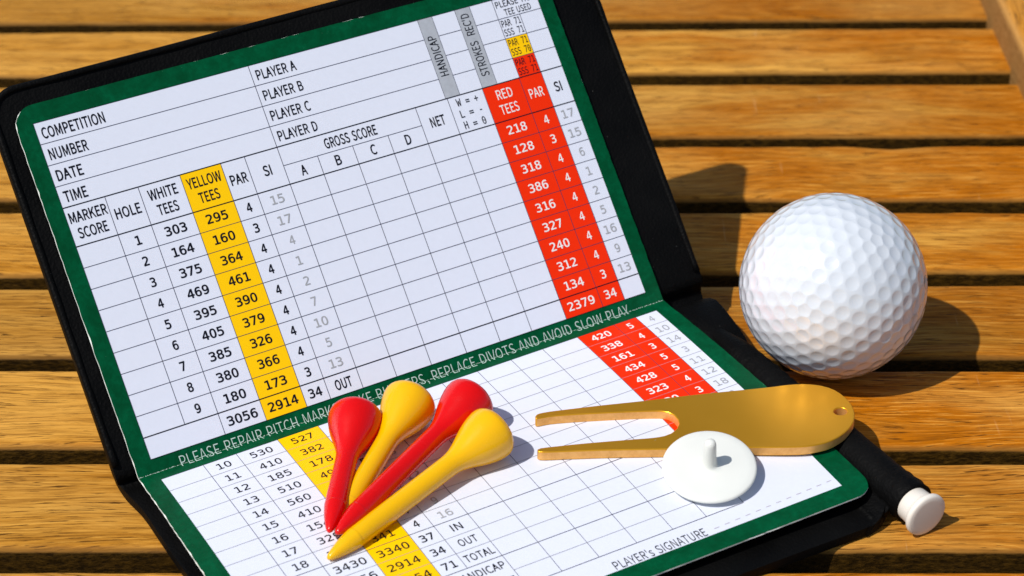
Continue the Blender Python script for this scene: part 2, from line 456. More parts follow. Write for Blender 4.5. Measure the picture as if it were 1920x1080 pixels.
# ruled lines
TH, BD = .13, .24
thin, bold, faint = Acc(), Acc(), Acc()
def hl(acc, u0, u1, y, w, h=.08): acc.patch(u0, u1, y - w / 2, y + w / 2, h)
def vl(acc, u, y0, y1, w, h=.08): acc.patch(u - w / 2, u + w / 2, y0, y1, h)
y = lambda i: GU + i * RH
for i in range(2, 10): hl(thin, 0, UC[15], y(i), TH)
hl(bold, 0, UC[15], y(1), BD); hl(bold, 0, UC[15], y(10), BD)
hl(bold, 0, UC[15], H4, BD)
for i in range(1, 4):
    yy = H4 + i * RH
    hl(thin, 0, 92.85, yy, TH); hl(thin, 96.6, 102.55, yy, TH); hl(thin, 106.45, PB0 if i < 3 else UC[15], yy, TH)
    if i < 3: hl(thin, PB0, UC[15], yy, TH)
for c in (2, 3, 4, 5): vl(thin, UC[c], GU, H4, TH)
vl(thin, UC[1], y(1), H4, TH)
vl(thin, UC[6], GU, VT, TH)
for c in (7, 8, 9): vl(thin, UC[c], GU, y(10) + HDR / 2, TH)
hl(thin, UC[6], UC[10], y(10) + HDR / 2, TH)
for c in (10, 11, 12, 13, 14): vl(thin, UC[c], GU, H4, TH)
for u in (92.85, 96.6, 102.55, 106.45): vl(thin, u, H4, VT, .09)
vl(thin, PB0, H4 , VT, TH); vl(thin, PB1, H4, H4 + 3 * RH, TH)
hl(bold, 0, UC[15], VT - .02, .1); vl(thin, .03, GU, VT, .1); hl(bold, 0, UC[15], GU, .12)
z = lambda i: -(GL + i * RL)
for i in list(range(1, 9)) + [10, 11]: hl(faint, .2, ul(UC[15]), z(i), .11)
for i in (9, 12): hl(thin, .2, ul(UC[12]), z(i), .16)
hl(faint, ul(UC[6]), ul(UC[12]), z(13), .11); hl(thin, .2, ul(UC[12]), z(14), .16)
hl(thin, ul(UC[12]), ul(UC[15]), z(9), .14)
for c in (1,): vl(thin, ul(UC[c]), z(9), z(0), .12)
for c in (2, 3, 4, 5): vl(thin, ul(UC[c]), z(12), z(0), .12)
for c in (6, 7, 8, 9, 10, 11, 12): vl(thin, ul(UC[c]), z(14), z(0), .12)
for c in (13, 14): vl(thin, ul(UC[c]), z(12), z(0), .12)
hl(thin, 0, UC[15], z(0), .09)
thin.build('thin_rules', M_thin, card); bold.build('bold_rules', M_black, card); faint.build('faint_rules', M_faint, card)
dash = Acc()
for k in range(12):
    u = 92.6 + k * 2.62; yy = -(75.75 - .035 * (u - 92.5)) + 1.3
    hl(dash, u, u + 1.25, yy, .14)
dash.build('signature_line', M_pink, card)

# ------------------------------------------------------------------ lettering
GLYPHS = {'S': {'A': '213:1,0;34,0;59,78;153,78;177,0;211,0;124,257;88,257/67,104;79,144;105,230;106,230;132,144;145,104', 'B': '230:35,0;117,0;168,8;202,33;214,75;208,105;189,126;162,137;162,138;183,150;195,170;200,194;188,230;157,250;111,257;35,257/68,148;68,231;107,231;141,227;161,214;168,190;161,167;141,153;106,148/68,26;68,123;112,123;151,118;174,102;182,76;174,48;150,31;112,26', 'C': '223:132,-5;163,0;189,12;211,32;193,53;176,37;156,27;133,24;91,37;63,73;54,129;64,185;92,220;134,233;155,230;172,221;187,209;204,230;187,245;163,257;134,261;76,245;35,200;20,128;35,57;75,11', 'D': '241:35,0;101,0;166,15;206,60;220,129;206,199;166,242;99,257;35,257/68,27;68,230;97,230;147,219;177,184;187,129;177,74;147,39;97,27', 'E': '206:35,0;187,0;187,28;68,28;68,121;165,121;165,149;68,149;68,229;183,229;183,257;35,257', 'G': '241:136,-5;168,-1;195,10;215,25;215,133;131,133;131,106;186,106;186,39;173,31;157,26;139,24;93,37;64,73;54,129;64,185;94,220;139,233;162,230;180,221;194,209;212,230;194,245;170,256;138,261;77,245;36,200;20,128;35,57;76,11', 'H': '255:35,0;68,0;68,121;187,121;187,0;220,0;220,257;187,257;187,149;68,149;68,257;35,257', 'I': '103:35,0;68,0;68,257;35,257', 'K': '226:35,0;68,0;68,81;112,134;189,0;225,0;132,159;213,257;176,257;68,128;68,257;35,257', 'L': '190:35,0;180,0;180,28;68,28;68,257;35,257', 'M': '284:35,0;64,0;64,142;60,218;62,218;82,159;131,26;153,26;201,159;222,218;223,218;219,142;219,0;249,0;249,257;210,257;161,119;143,66;142,66;123,119;74,257;35,257', 'N': '253:35,0;66,0;66,135;65,162;64,189;62,215;63,215;91,162;185,0;218,0;218,257;187,257;187,123;188,96;189,69;192,42;190,42;162,95;68,257;35,257', 'O': '260:130,-5;187,12;225,58;239,129;225,200;187,245;130,261;73,245;34,200;20,129;34,58;73,12/130,24;90,37;63,73;54,129;63,185;90,220;130,233;170,220;197,185;206,129;197,73;170,37', 'P': '222:35,0;68,0;68,102;110,102;160,111;192,137;204,181;192,226;159,250;109,257;35,257/68,129;68,230;104,230;142,226;165,211;172,181;165,151;143,134;106,129', 'R': '222:68,135;68,230;111,230;145,226;166,212;173,185;166,157;145,140;111,135/176,0;213,0;147,112;178,126;198,150;205,185;194,227;162,250;116,257;35,257;35,0;68,0;68,109;114,109', 'S': '209:106,-5;153,5;183,31;194,68;187,100;168,122;141,137;104,153;84,162;68,175;62,196;68,215;84,228;110,233;132,230;151,222;168,209;185,230;164,246;139,257;110,261;68,252;39,228;29,193;37,162;57,141;81,127;118,111;140,101;155,87;161,65;154,44;136,29;107,24;81,28;57,39;36,56;17,33;42,13;72,0', 'T': '210:89,0;121,0;121,229;199,229;199,257;11,257;11,229;89,229', 'U': '252:126,-5;173,6;206,41;218,106;218,257;187,257;187,105;179,57;157,31;126,24;96,31;75,57;67,105;67,257;34,257;34,106;47,41;79,6', 'V': '201:82,0;120,0;201,257;168,257;127,118;102,33;101,33;76,118;34,257;0,257', 'W': '307:63,0;102,0;140,155;153,213;154,213;167,155;206,0;245,0;298,257;267,257;239,117;225,34;223,34;205,117;169,257;140,257;104,117;86,34;85,34;69,117;42,257;9,257', 'Y': '186:77,0;109,0;109,99;186,257;153,257;120,184;94,128;92,128;67,184;34,257;0,257;77,99', "'": '97:39,169;58,169;64,234;65,270;32,270;32,234', 's': '164:82,-5;120,3;143,24;151,52;142,81;120,98;93,110;73,118;58,128;52,143;56,156;68,166;88,170;103,168;117,162;131,153;146,173;130,184;110,192;87,195;52,188;29,168;22,141;30,115;51,97;77,86;98,78;114,66;120,50;116,35;104,24;83,20;62,23;44,31;27,43;11,22;31,8;56,-1', ',': '97:26,-67;54,-49;71,-24;77,7;74,27;65,40;50,44;38,41;30,34;26,22;30,10;38,2;50,-1;54,0;49,-20;37,-36;19,-48', '.': '97:49,-5;60,-1;69,7;72,20;69,32;60,41;49,44;37,41;29,32;26,20;29,7;37,-1', 'J': '187:83,-5;124,6;147,35;154,75;154,257;121,257;121,78;117,47;103,29;80,24;63,27;48,36;35,53;12,36;30,14;54,0', ' ': '78:'}, 'M': {'0': '429:168,261;170,273;174,284;182,294;191,302;202,307;214,308;226,307;237,302;247,294;255,284;260,273;261,261;260,249;255,238;247,228;238,221;226,216;214,214;202,216;191,220;181,228;174,237;170,248/214,474;185,468;160,450;141,421;128,379;120,325;117,259;120,194;128,140;141,99;160,69;185,51;214,46;245,51;269,69;288,99;302,140;310,194;312,259;310,325;302,379;288,421;269,450;245,468/214,529;265,522;307,499;340,461;364,408;378,341;383,259;378,178;364,111;340,58;307,20;265,-3;214,-10;164,-3;122,20;89,58;65,111;51,178;46,259;51,341;65,408;89,461;122,499;164,522', '1': '429:94,59;203,59;203,456;86,430;86,494;203,520;273,520;273,59;381,59;381,0;94,0', '2': '429:130,59;369,59;369,0;53,0;53,59;167,180;234,255;255,281;270,304;281,323;288,341;292,359;293,377;290,404;282,427;268,445;248,459;225,467;197,470;176,469;154,465;131,459;107,450;83,438;57,424;57,495;81,505;104,514;128,521;151,525;173,528;196,529;244,525;284,511;319,489;345,459;360,423;365,382;364,360;358,338;350,315;337,292;321,268;299,242;243,179', '3': '429:270,278;302,267;328,251;349,230;364,205;373,176;376,143;370,99;354,62;327,31;291,8;247,-6;194,-10;170,-9;146,-7;121,-3;96,2;72,8;48,16;48,86;71,74;95,65;118,58;141,53;163,50;186,49;222,52;251,61;275,75;292,95;303,120;306,150;303,179;292,202;275,222;252,237;224,246;191,249;138,249;138,307;191,307;221,309;246,316;267,328;282,344;291,364;294,387;291,412;283,432;269,449;249,461;225,468;197,470;176,469;154,467;133,463;110,458;87,451;63,442;63,507;138,524;197,529;244,525;284,512;318,491;343,463;358,429;364,390;361,363;353,339;340,319;321,301;298,288', '4': '429:256,456;92,181;256,181/244,520;326,520;326,181;395,181;395,124;326,124;326,0;256,0;256,124;36,124;36,190', '5': '429:72,520;335,520;335,461;136,461;136,333;166,341;197,344;247,338;290,322;325,296;351,260;367,217;372,167;367,116;350,73;323,37;285,11;240,-5;187,-10;160,-9;135,-8;111,-5;89,0;69,5;50,12;50,84;71,73;93,64;114,58;136,53;158,50;180,49;216,52;246,63;270,80;288,103;298,132;302,167;298,201;287,230;269,253;244,271;214,281;178,284;160,284;141,282;123,278;106,273;89,267;72,259', '6': '429:345,508;345,444;330,452;315,458;298,463;282,467;265,469;247,470;206,464;172,448;146,420;126,381;115,332;111,272;124,293;139,311;157,325;178,335;201,342;225,344;272,339;310,323;342,298;365,262;378,219;383,167;378,115;364,71;341,36;308,10;269,-5;221,-10;166,-3;122,19;88,55;65,106;51,175;46,259;52,340;69,407;97,460;136,499;185,522;244,529;295,524/220,289;192,285;168,274;149,256;135,232;126,202;123,167;126,131;135,102;149,77;168,59;192,49;220,45;248,48;272,59;290,76;303,100;311,130;314,167;311,204;303,234;290,258;272,275;248,285', '7': '429:48,520;376,520;376,490;190,0;116,0;297,461;48,461', '8': '429:214,247;186,244;161,235;142,221;128,201;119,176;116,146;119,117;128,92;142,72;162,57;186,48;214,45;244,48;268,57;287,71;302,91;310,116;313,146;310,176;301,200;287,220;267,235;243,244/153,276;125,286;102,300;83,319;69,341;61,366;58,394;62,433;77,466;100,493;131,513;170,525;214,529;260,525;298,513;329,493;353,466;367,433;372,394;369,366;360,341;346,319;327,300;304,286;276,276;308,266;335,250;356,230;371,204;381,174;384,140;379,96;364,59;339,30;305,8;264,-6;214,-10;165,-6;124,7;90,29;65,59;51,96;46,139;49,174;58,204;73,230;94,250;121,266/128,388;130,362;138,341;150,324;167,312;189,305;214,302;241,305;262,312;279,324;292,341;299,362;302,388;299,414;292,436;279,453;262,465;241,472;214,475;189,472;167,465;150,452;138,435;130,414', '9': '429:208,231;235,234;259,245;278,263;292,287;301,317;304,352;301,388;292,418;278,442;259,460;235,471;208,474;179,471;156,461;137,443;124,420;116,389;114,352;116,315;124,285;137,261;155,244;179,234/82,11;82,76;97,68;113,61;129,56;146,52;163,50;180,49;221,55;255,71;282,99;301,138;312,188;316,248;303,226;288,208;270,194;249,184;227,178;202,175;156,181;117,196;85,222;63,257;49,301;44,353;49,405;63,448;87,483;119,509;158,524;206,529;261,522;305,500;339,464;362,412;376,344;381,259;375,179;358,112;330,59;291,21;242,-2;183,-10;132,-5', 'P': '429:139,462;139,267;220,267;251,270;276,278;296,292;312,312;321,336;324,365;321,393;312,417;297,436;276,451;251,459;220,462/69,520;220,520;274,515;318,502;352,480;377,450;392,411;397,365;392,317;377,279;353,248;318,226;274,213;220,209;139,209;139,0;69,0', 'A': '429:214,458;140,192;289,192/172,520;257,520;416,0;344,0;305,135;123,135;86,0;13,0', 'R': '429:265,245;282,239;297,231;311,219;325,202;341,176;359,142;429,0;354,0;292,131;275,164;258,188;244,204;228,213;209,218;188,220;120,220;120,0;50,0;50,520;195,520;247,516;291,503;326,481;351,452;366,414;372,369;368,337;359,309;343,285;322,266;296,253/120,462;120,278;197,278;228,280;253,288;273,300;286,318;295,341;297,369;294,397;286,420;271,438;251,451;225,459;195,462', 'S': '429:352,502;352,431;331,443;310,454;288,462;267,468;245,471;223,472;192,470;166,462;144,449;128,432;119,411;116,386;118,365;124,348;135,334;151,323;175,312;205,304;242,295;287,282;322,264;349,242;367,214;379,181;382,142;377,97;362,59;336,29;301,7;256,-6;203,-10;178,-9;154,-7;129,-2;105,4;80,12;55,21;55,96;81,81;106,68;131,59;155,52;179,48;203,47;236,50;263,58;286,71;302,89;312,111;315,138;313,161;306,181;295,197;278,210;254,220;224,229;186,237;142,250;107,267;81,287;63,311;52,341;48,376;54,419;69,456;95,487;130,511;171,525;220,529;240,528;261,526;283,522;305,517;328,510', 'W': '429:0,520;69,520;118,98;178,377;251,377;311,97;361,520;429,520;352,0;285,0;214,309;144,0;78,0', 'L': '429:75,520;146,520;146,59;397,59;397,0;75,0', 'H': '429:48,520;118,520;118,307;311,307;311,520;382,520;382,0;311,0;311,248;118,248;118,0;48,0', '=': '429:31,182;399,182;399,123;31,123/31,324;399,324;399,265;31,265', '+': '429:244,408;244,253;399,253;399,194;244,194;244,39;185,39;185,194;31,194;31,253;185,253;185,408', '-': '429:124,224;305,224;305,167;124,167', ' ': '600:'}}
def _parse():
    out = {}
    for k, d in GLYPHS.items():
        out[k] = {}
        for c, t in d.items():
            if c == ' ': out[k][c] = (429 if k == 'M' else 78, []); continue
            ad, rest = t.split(':')
            out[k][c] = (int(ad), [[tuple(int(q) for q in p.split(',')) for p in cont.split(';')] for cont in rest.split('/')])
        h = max(p[1] for cont in out[k]['H'][1] for p in cont)
        out[k] = {c: (ad / h, [[(x / h, y / h) for x, y in cont] for cont in cs]) for c, (ad, cs) in out[k].items()}
    return out
GL_ = _parse()
for _k in ('M',):      # the nine is the six turned round
    _ad, _cs = GL_[_k]['6']; _mx = max(p[0] for c in _cs for p in c) + min(p[0] for c in _cs for p in c); _my = max(p[1] for c in _cs for p in c) + min(p[1] for c in _cs for p in c)
    GL_[_k]['9'] = (_ad, [[(_mx - a, _my - b) for a, b in c] for c in _cs])
_cache = {}
def glyphs(s, boldness, font):
    """outline letters filled by a 2D curve; cap height is 1"""
    k = (s, boldness, font)
    if k not in _cache:
        cu = bpy.data.curves.new('t', 'CURVE'); cu.dimensions = '2D'; cu.fill_mode = 'FRONT'; cu.offset = boldness
        x = 0
        for ch in s:
            ad, cs = GL_['M' if font in 'MZ' else 'S'][ch]
            if ch == '0' and font == 'M': cs = sorted(cs, key=lambda c: -(max(p[0] for p in c) - min(p[0] for p in c)))[:2]
            for c in cs:
                sp = cu.splines.new('POLY'); sp.points.add(len(c) - 1); sp.use_cyclic_u = True
                for q, (px, py) in zip(sp.points, c): q.co = (px + x, py, 0, 1)
            x += ad * (1.5 if font == 'S' and ch == ' ' else 1)
        o = bpy.data.objects.new('t', cu); me = bpy.data.meshes.new_from_object(o)
        v = np.array([q.co[:2] for q in me.vertices]); f = [tuple(p.vertices) for p in me.polygons]
        bpy.data.objects.remove(o); bpy.data.curves.remove(cu); bpy.data.meshes.remove(me)
        _cache[k] = (v, f)
    return _cache[k]
inks = {}
def text(s, u, yc, cap, width, mat='black', bold_=.012, align='c', rot=0, cut=False, font=None):
    font = font or ('M' if s.isdigit() else 'S')
    v, f = glyphs(s, round(min(.030, bold_ * 1.6 + .010), 3), font)
    x0, x1 = v[:, 0].min(), v[:, 0].max()
    sy = cap; sx = width / (x1 - x0)
    X = (v[:, 0] - x0) * sx; Y = v[:, 1] * sy - cap / 2
    if align == 'c': X = X - width / 2
    if rot: X, Y = -Y, X
    X = X + u; Y = Y + yc
    if cut:     # split the glyphs along the fold
        bm = bmesh.new(); vs = [bm.verts.new((a, b, 0)) for a, b in zip(X, Y)]
        for q in f:
            try: bm.faces.new([vs[i] for i in q])
            except ValueError: pass
        bmesh.ops.bisect_plane(bm, geom=bm.verts[:] + bm.edges[:] + bm.faces[:], plane_co=(0, 0, 0), plane_no=(0, 1, 0), dist=1e-6)
        bm.verts.index_update(); bm.verts.ensure_lookup_table()
        X = np.array([w.co.x for w in bm.verts]); Y = np.array([w.co.y for w in bm.verts]); f = [tuple(w.index for w in q.verts) for q in bm.faces]
        bm.free()
    a = inks.setdefault(mat, Acc())
    a.add([S(p, q if abs(q) > 1e-6 else 1e-9, .105) for p, q in zip(X, Y)], f, list(zip(X, Y)))
def cc(i): return (UC[i] + UC[i + 1]) / 2
def num(s, i, row, mat='black', low=False, w=None, b=.012):
    s = str(s); wd = w or {1: 1.25, 2: 3.1, 3: 5.0, 4: 7.0}[len(s)]
    u = cc(i); yy = (GU + (9 - row + .5) * RH) if not low else -(GL + (row + .5) * RL)
    if low: u = ul(u)
    text(s, u, yy + (0 if low else .05), 1.95 if not low else 2.05, wd, mat, b)
WT = [303, 164, 375, 469, 395, 405, 385, 380, 180]; YT = [295, 160, 364, 461, 390, 379, 326, 366, 173]
PY = [4, 3, 4, 4, 4, 4, 4, 4, 3]; SY = [15, 17, 4, 1, 2, 7, 10, 5, 13]
RT = [218, 128, 318, 386, 316, 327, 240, 312, 134]; PR = PY; SR = [17, 15, 6, 1, 2, 5, 16, 9, 13]
for r in range(9):
    num(r + 1, 1, r); num(WT[r], 2, r); num(YT[r], 3, r); num(PY[r], 4, r); num(SY[r], 5, r, 'pale', b=.0)
    num(RT[r], 12, r, 'white', b=.006); num(PR[r], 13, r, 'white', b=.006); num(SR[r], 14, r, 'pale', b=.0)
num(3056, 2, 9); num(2914, 3, 9); num(34, 4, 9); text('OUT', cc(5), GU + .5 * RH, 2.2, 4.0)
num(2379, 12, 9, 'white', b=.006); num(34, 13, 9, 'white', b=.006)
WL = [530, 410, 185, 510, 560, 410, 154, 329, 342]; YL = [527, 382, 178, 494, 548, 390, 149, 331, 341]
PL = [5, 4, 3, 5, 5, 4, 3, 4, 4]; SL = [4, 10, 14, 3, 11, 12, 18, 9, 16]; RLW = [420, 338, 161, 434, 428, 323, 130, 301, 322]
for r in range(9):
    num(r + 10, 1, r, low=True, b=-.002); num(WL[r], 2, r, low=True, b=-.002); num(YL[r], 3, r, low=True, b=.0); num(PL[r], 4, r, low=True, b=.004)
    num(SL[r], 5, r, 'pale', True, b=.0); num(RLW[r], 12, r, 'white', True, b=.016); num(PL[r], 13, r, 'white', True, b=.016); num(SL[r], 14, r, 'faint', True, b=-.004)
for r, (a, b, c) in enumerate([(3430, 3340, 37), (3056, 2914, 34), (6486, 6254, 71)]):
    num(a, 2, 9 + r, low=True, b=.0); num(b, 3, 9 + r, low=True, b=.002); num(c, 4, 9 + r, low=True, b=.004)
for r, (s, w) in enumerate([('IN', 2.4), ('OUT', 4.2), ('TOTAL', 6.6)]): text(s, ul(cc(5)), -(GL + (9.5 + r) * RL), 2.1, w, bold_=.0)
text('HANDICAP', ul(UC[6]) - 6.4, -(GL + 12.5 * RL), 2.1, 11.2, bold_=.0); text('NETT', ul(UC[6]) - 3.6, -(GL + 13.5 * RL), 2.1, 5.6, bold_=.0)
for r, (a, b) in enumerate([(2857, 37), (2379, 34)]): num(a, 12, 9 + r, 'white', True, b=.016); num(b, 13, 9 + r, 'white', True, b=.016)
for k, (s, w) in enumerate([('COMPETITION', 14.2), ('NUMBER', 8.7), ('DATE', 5.9), ('TIME', 5.2)]):
    text(s, 1.1, VT - (k + .5) * RH - .15, 2.35, w, align='l', bold_=.008)
for k, s in enumerate('ABCD'): text('PLAYER ' + s, UC[6] + 1.1, VT - (k + .5) * RH - .15, 2.2, 9.6, align='l', bold_=.006)
hm = y(10) + HDR / 2
def head(s, u, yc, w, cap=2.25, mat='black', b=.008, font=None): text(s, u, yc, cap, w, mat, b, font=font)
head('MARKER', cc(0) + .1, hm + 1.85, 8.5); head('SCORE', cc(0), hm - 1.75, 6.7); head('HOLE', cc(1), hm, 5.8)
head('WHITE', cc(2), hm + 1.85, 6.7); head('TEES', cc(2), hm - 1.75, 4.8); head('YELLOW', cc(3), hm + 1.85, 8.0); head('TEES', cc(3), hm - 1.75, 4.8)
head('PAR', cc(4), hm, 4.0); head('SI', cc(5), hm, 1.9); head('GROSS SCORE', (UC[6] + UC[10]) / 2, hm + 2.1, 13.0)
for c, s in zip((6, 7, 8, 9), 'ABCD'): head(s, cc(c), hm - 2.15, 1.4)
head('NET', cc(10), hm, 3.7)
for k, s in enumerate(('W = +', 'L = -', 'H = 0')): head(s, cc(11), hm + 2.75 - 2.75 * k, 5.6, 1.75, b=.0, font='Z')
head('RED', cc(12), hm + 1.85, 4.1, mat='white', b=.0); head('TEES', cc(12), hm - 1.75, 4.8, mat='white', b=.0); head('PAR', cc(13) + .0, hm, 3.7, mat='white', b=.0); head('SI', cc(14), hm, 1.9)
text('HANDICAP', 94.75, H4 + 10.0, 2.05, 9.7, bold_=-.002, rot=1); text("STROKES  REC'D", 104.5, H4 + 10.2, 2.05, 15.2, bold_=-.002, rot=1)
head('PLEASE TICK', 118.0, VT - 1.45, 10.2, 1.5, b=.0); head('TEE USED', 118.0, VT - 3.6, 7.0, 1.5, b=.0)
pc = (PB0 + PB1) / 2
for k, (a, b) in enumerate([('PAR 71', 'SSS 71'), ('PAR 71', 'SSS 70'), ('PAR 71', 'SSS 71')]):
    m_ = 'black'
    head(a, pc, H4 + (3 - k) * RH - 1.25, 5.0, 1.6, m_, b=-.002, font='Z'); head(b, pc, H4 + (3 - k) * RH - 3.45, 5.0, 1.6, m_, b=-.002, font='Z')
text("PLAYER's SIGNATURE", 68.6, -74.35, 2.3, 21.9, align='l', bold_=-.006)
text('PLEASE REPAIR PITCH MARKS, RAKE BUNKERS, REPLACE DIVOTS AND AVOID SLOW PLAY', 5.9, .45, 2.75, 112.2, 'fold', -.014, align='l', cut=True)
for k, m_ in (('black', M_black), ('pale', M_pale), ('white', M_wtext), ('faint', M_pale), ('fold', M_ltext)):
    inks[k].build('lettering', m_, card, 'stuff')

# ------------------------------------------------------------------ leather scorecard holder
EH = np.array([math.cos(YAW), math.sin(YAW), 0])
def sstep(x, a, b):
    t = min(1, max(0, (x - a) / (b - a))); return t * t * (3 - 2 * t)
wal = thing('scorecard_holder', 'black leather scorecard holder propped open beneath the scorecard with a pen loop', 'scorecard holder', Vector((ORI[0], ORI[1], 0)) * MM)
W_ref = np.array([ORI[0], ORI[1], 0])
def cover():
    yT, yB, R = 88.3, 86.0, 7.0
    TH2 = 2.2
    # station along the profile; each gives centre point function of u
    fineT = [R * (1 - math.cos(t)) for t in np.linspace(0, math.pi / 2, 10)]
    st = [('L', yB - f) for f in fineT] + [('L', v) for v in np.linspace(yB - R, 8, 26)[1:]] + [('L', v) for v in (6, 4, 2, 0, -1.5)]
    st += [('A', t) for t in (.25, .5, .75)] + [('U', v) for v in (1.8, 3, 4.5)] + [('U', v) for v in np.linspace(6, yT - R, 24)] + [('U', yT - f) for f in fineT[::-1][1:]]
    us = np.linspace(0, 1, 90)
    us = np.unique(np.concatenate([us, np.linspace(0, .03, 8), np.linspace(.97, 1, 8)]))
    def low(u, v):
        z = 1.5
        near = math.exp(-(max(v, 0) / 16.0) ** 2)
        z += near * (1.2 + 6.2 * sstep(u, 35, 139)) * (.55 + .45 * sstep(v, -3, 5) if v < 5 else 1)
        z += 2.3 * sstep(u, 124, 132) * sstep(v, 8, 40)                     # pulled up towards the pen loop
        z += .35 * math.sin(u * .09 + 1) * math.sin(v * .07) * sstep(v, 5, 25)
        z += 1.6 * math.exp(-((u - 134) / 5) ** 2 - ((v - 12) / 6) ** 2) 
        return W_ref + EH * u - NN * v + np.array([0, 0, z])
    def up(u, v):
        h = -2.1 - .5 * math.exp(-(v / 8) ** 2) + .25 * math.sin(u * .05 + .6) * math.sin(v * .06)
        if v > 60: h += 0.0
        return S(u, v, h)
    V = []; UV = []
    for (k, v) in st:
        if k == 'L': d = yB - v; uL, uR = -6.0, 131.5; uR += 8.2 * (1 - sstep(v, 15, 36)); uL -= .9 * (1 - sstep(v, 0, 10))
        elif k == 'U': d = yT - v; uL, uR = -8.0 , 140.0
        else: d = 99; uL, uR = -6.9 - 1.1 * v, 139.8
        ins = R - math.sqrt(max(0, R * R - (R - d) ** 2)) if d < R else 0
        for t in us:
            u = uL + ins + (uR - uL - 2 * ins) * t
            if k == 'L': P = low(u, v)
            elif k == 'U': P = up(u, v)
            else:
                a, b = low(u, -1.5), up(u, 1.8)
                c = a + (b - a) * v - NN * 0; bul = math.sin(v * math.pi) * (1.0)
                P = c + NN * bul * 1.2 + np.array([0, 0, -.4 * math.sin(v * math.pi)])
            V.append(P); UV.append((u, v))
    n = len(us); F = []
    for i in range(len(st) - 1):
        for j in range(n - 1):
            a = i * n + j; F.append((a, a + 1, a + n + 1, a + n))
    o = mesh_obj('leather_cover', (np.array(V) - W_ref) * MM, F, M_leather, wal, True)
    s = o.modifiers.new('thickness', 'SOLIDIFY'); s.thickness = TH2 * MM; s.offset = 0
    b = o.modifiers.new('round', 'BEVEL'); b.width = .8 * MM; b.segments = 3; b.limit_method = 'ANGLE'; b.angle_limit = math.radians(60)
    return low, up
low_f, up_f = cover()
def tube(name, pts, r, mat, parent, ref, seg=10, caps=True):
    pts = [np.array(q, float) for q in pts]; V, F = [], []
    rs = r if hasattr(r, '__len__') else [r] * len(pts)
    for i, q in enumerate(pts):
        t = pts[min(i + 1, len(pts) - 1)] - pts[max(i - 1, 0)]; t /= np.linalg.norm(t)
        a = np.cross(t, [0, 0, 1]); a /= np.linalg.norm(a); b = np.cross(t, a)
        for k in range(seg):
            th = 2 * math.pi * k / seg; V.append(q + rs[i] * (a * math.cos(th) + b * math.sin(th)))
    for i in range(len(pts) - 1):
        for k in range(seg): F.append((i * seg + k, i * seg + (k + 1) % seg, (i + 1) * seg + (k + 1) % seg, (i + 1) * seg + k))
    if caps: F.append(tuple(range(seg))[::-1]); F.append(tuple((len(pts) - 1) * seg + k for k in range(seg)))
    o = mesh_obj(name, (np.array(V) - ref) * MM, F, mat, parent, True); fix_normals(o); return o
# raised rim welt round the upper cover, set 2 mm in: outer piping
def rim():
    R = 6.2; L_, R_, T_ = -7.3, 139.2, 87.5
    pts = [(L_, v) for v in np.linspace(4, T_ - R, 40)] + [(L_ + R * (1 - math.cos(t)), T_ - R + R * math.sin(t)) for t in np.linspace(0, math.pi / 2, 10)[1:]]
    pts += [(u, T_) for u in np.linspace(L_ + R, R_ - R, 60)[1:]] + [(R_ - R * (1 - math.sin(t)), T_ - R + R * math.cos(t)) for t in np.linspace(0, math.pi / 2, 10)[1:]]
    pts += [(R_, v) for v in np.linspace(T_ - R, 4, 40)[1:]]
    P = [S(u, v, -1.15) for u, v in pts]
    tube('edge_welt', P, [.75 + .05 * math.sin(i * 1.1) for i in range(len(P))], M_leather, wal, W_ref, 10)
rim()
# lining sheets beneath the card
def sheet(name, u0, u1, y0, y1, h, th=.9):
    V1, F1, _ = grid_patch(u0, u1, y0, y1, h, 6); V2, _, _ = grid_patch(u0, u1, y0, y1, h - th, 6)
    o = mesh_obj(name, (np.array(V1) - W_ref) * MM, F1, M_pocket, wal, True)
    m = o.modifiers.new('t', 'SOLIDIFY'); m.thickness = th * MM; m.offset = -1
sheet('lining_pocket', 3, 121, -74, -1, -.6)
# pen loop: leather tube along the right edge
TE = onz(1722, 952, 5.0)             # outer end
TEX = TE.copy()
def loop():
    pts, rs = [], []
    L = 78.0
    for k in range(70):
        t = k / 69; d = 1.6 + (L - 1.6) * t
        P = TEX + NN * d; P[2] = 5.0 + .9 * sstep(d, 56, 78) + .12 * math.sin(d * .5); P += EH * (-.012 * d + .9*sstep(d,60,90))
        r = 4.55 + .09 * math.sin(d * 2.1) + .08 * math.sin(d * 3.7 + 1) + .1 * math.sin(d * .33)
        if d > 56: r *= math.sqrt(max(.02, 1 - ((d - 56) / 22.3) ** 2))
        pts.append(P); rs.append(r)
    tube('pen_loop', pts, rs, M_leather, wal, W_ref, 40)
    # stitched flange joining loop and cover
    V, F = [], []
    n = 60
    for k in range(n):
        d = 3.6 + 62 * k / (n - 1); c = TEX + NN * d; c[2] = 0
        zi = 2.75
        prof = [(-9.6, zi), (-8.2, zi + .55), (-7.0, zi + .1), (-5.6, 3.5), (-4.4, 5.2 + .1 * math.sin(d)), (-3.9, 4.2), (-5.2, 2.3), (-9.0, 1.9)]
        for a, zz in prof: V.append(c + EH * a + np.array([0, 0, zz]))
    m = len(prof)
    for k in range(n - 1):
        for j in range(m): F.append((k * m + j, k * m + (j + 1) % m, (k + 1) * m + (j + 1) % m, (k + 1) * m + j))
    F.append(tuple(range(m))); F.append(tuple((n - 1) * m + j for j in range(m)))
    o = mesh_obj('loop_flange', (np.array(V) - W_ref) * MM, F, M_leather, wal, True); fix_normals(o)
loop()

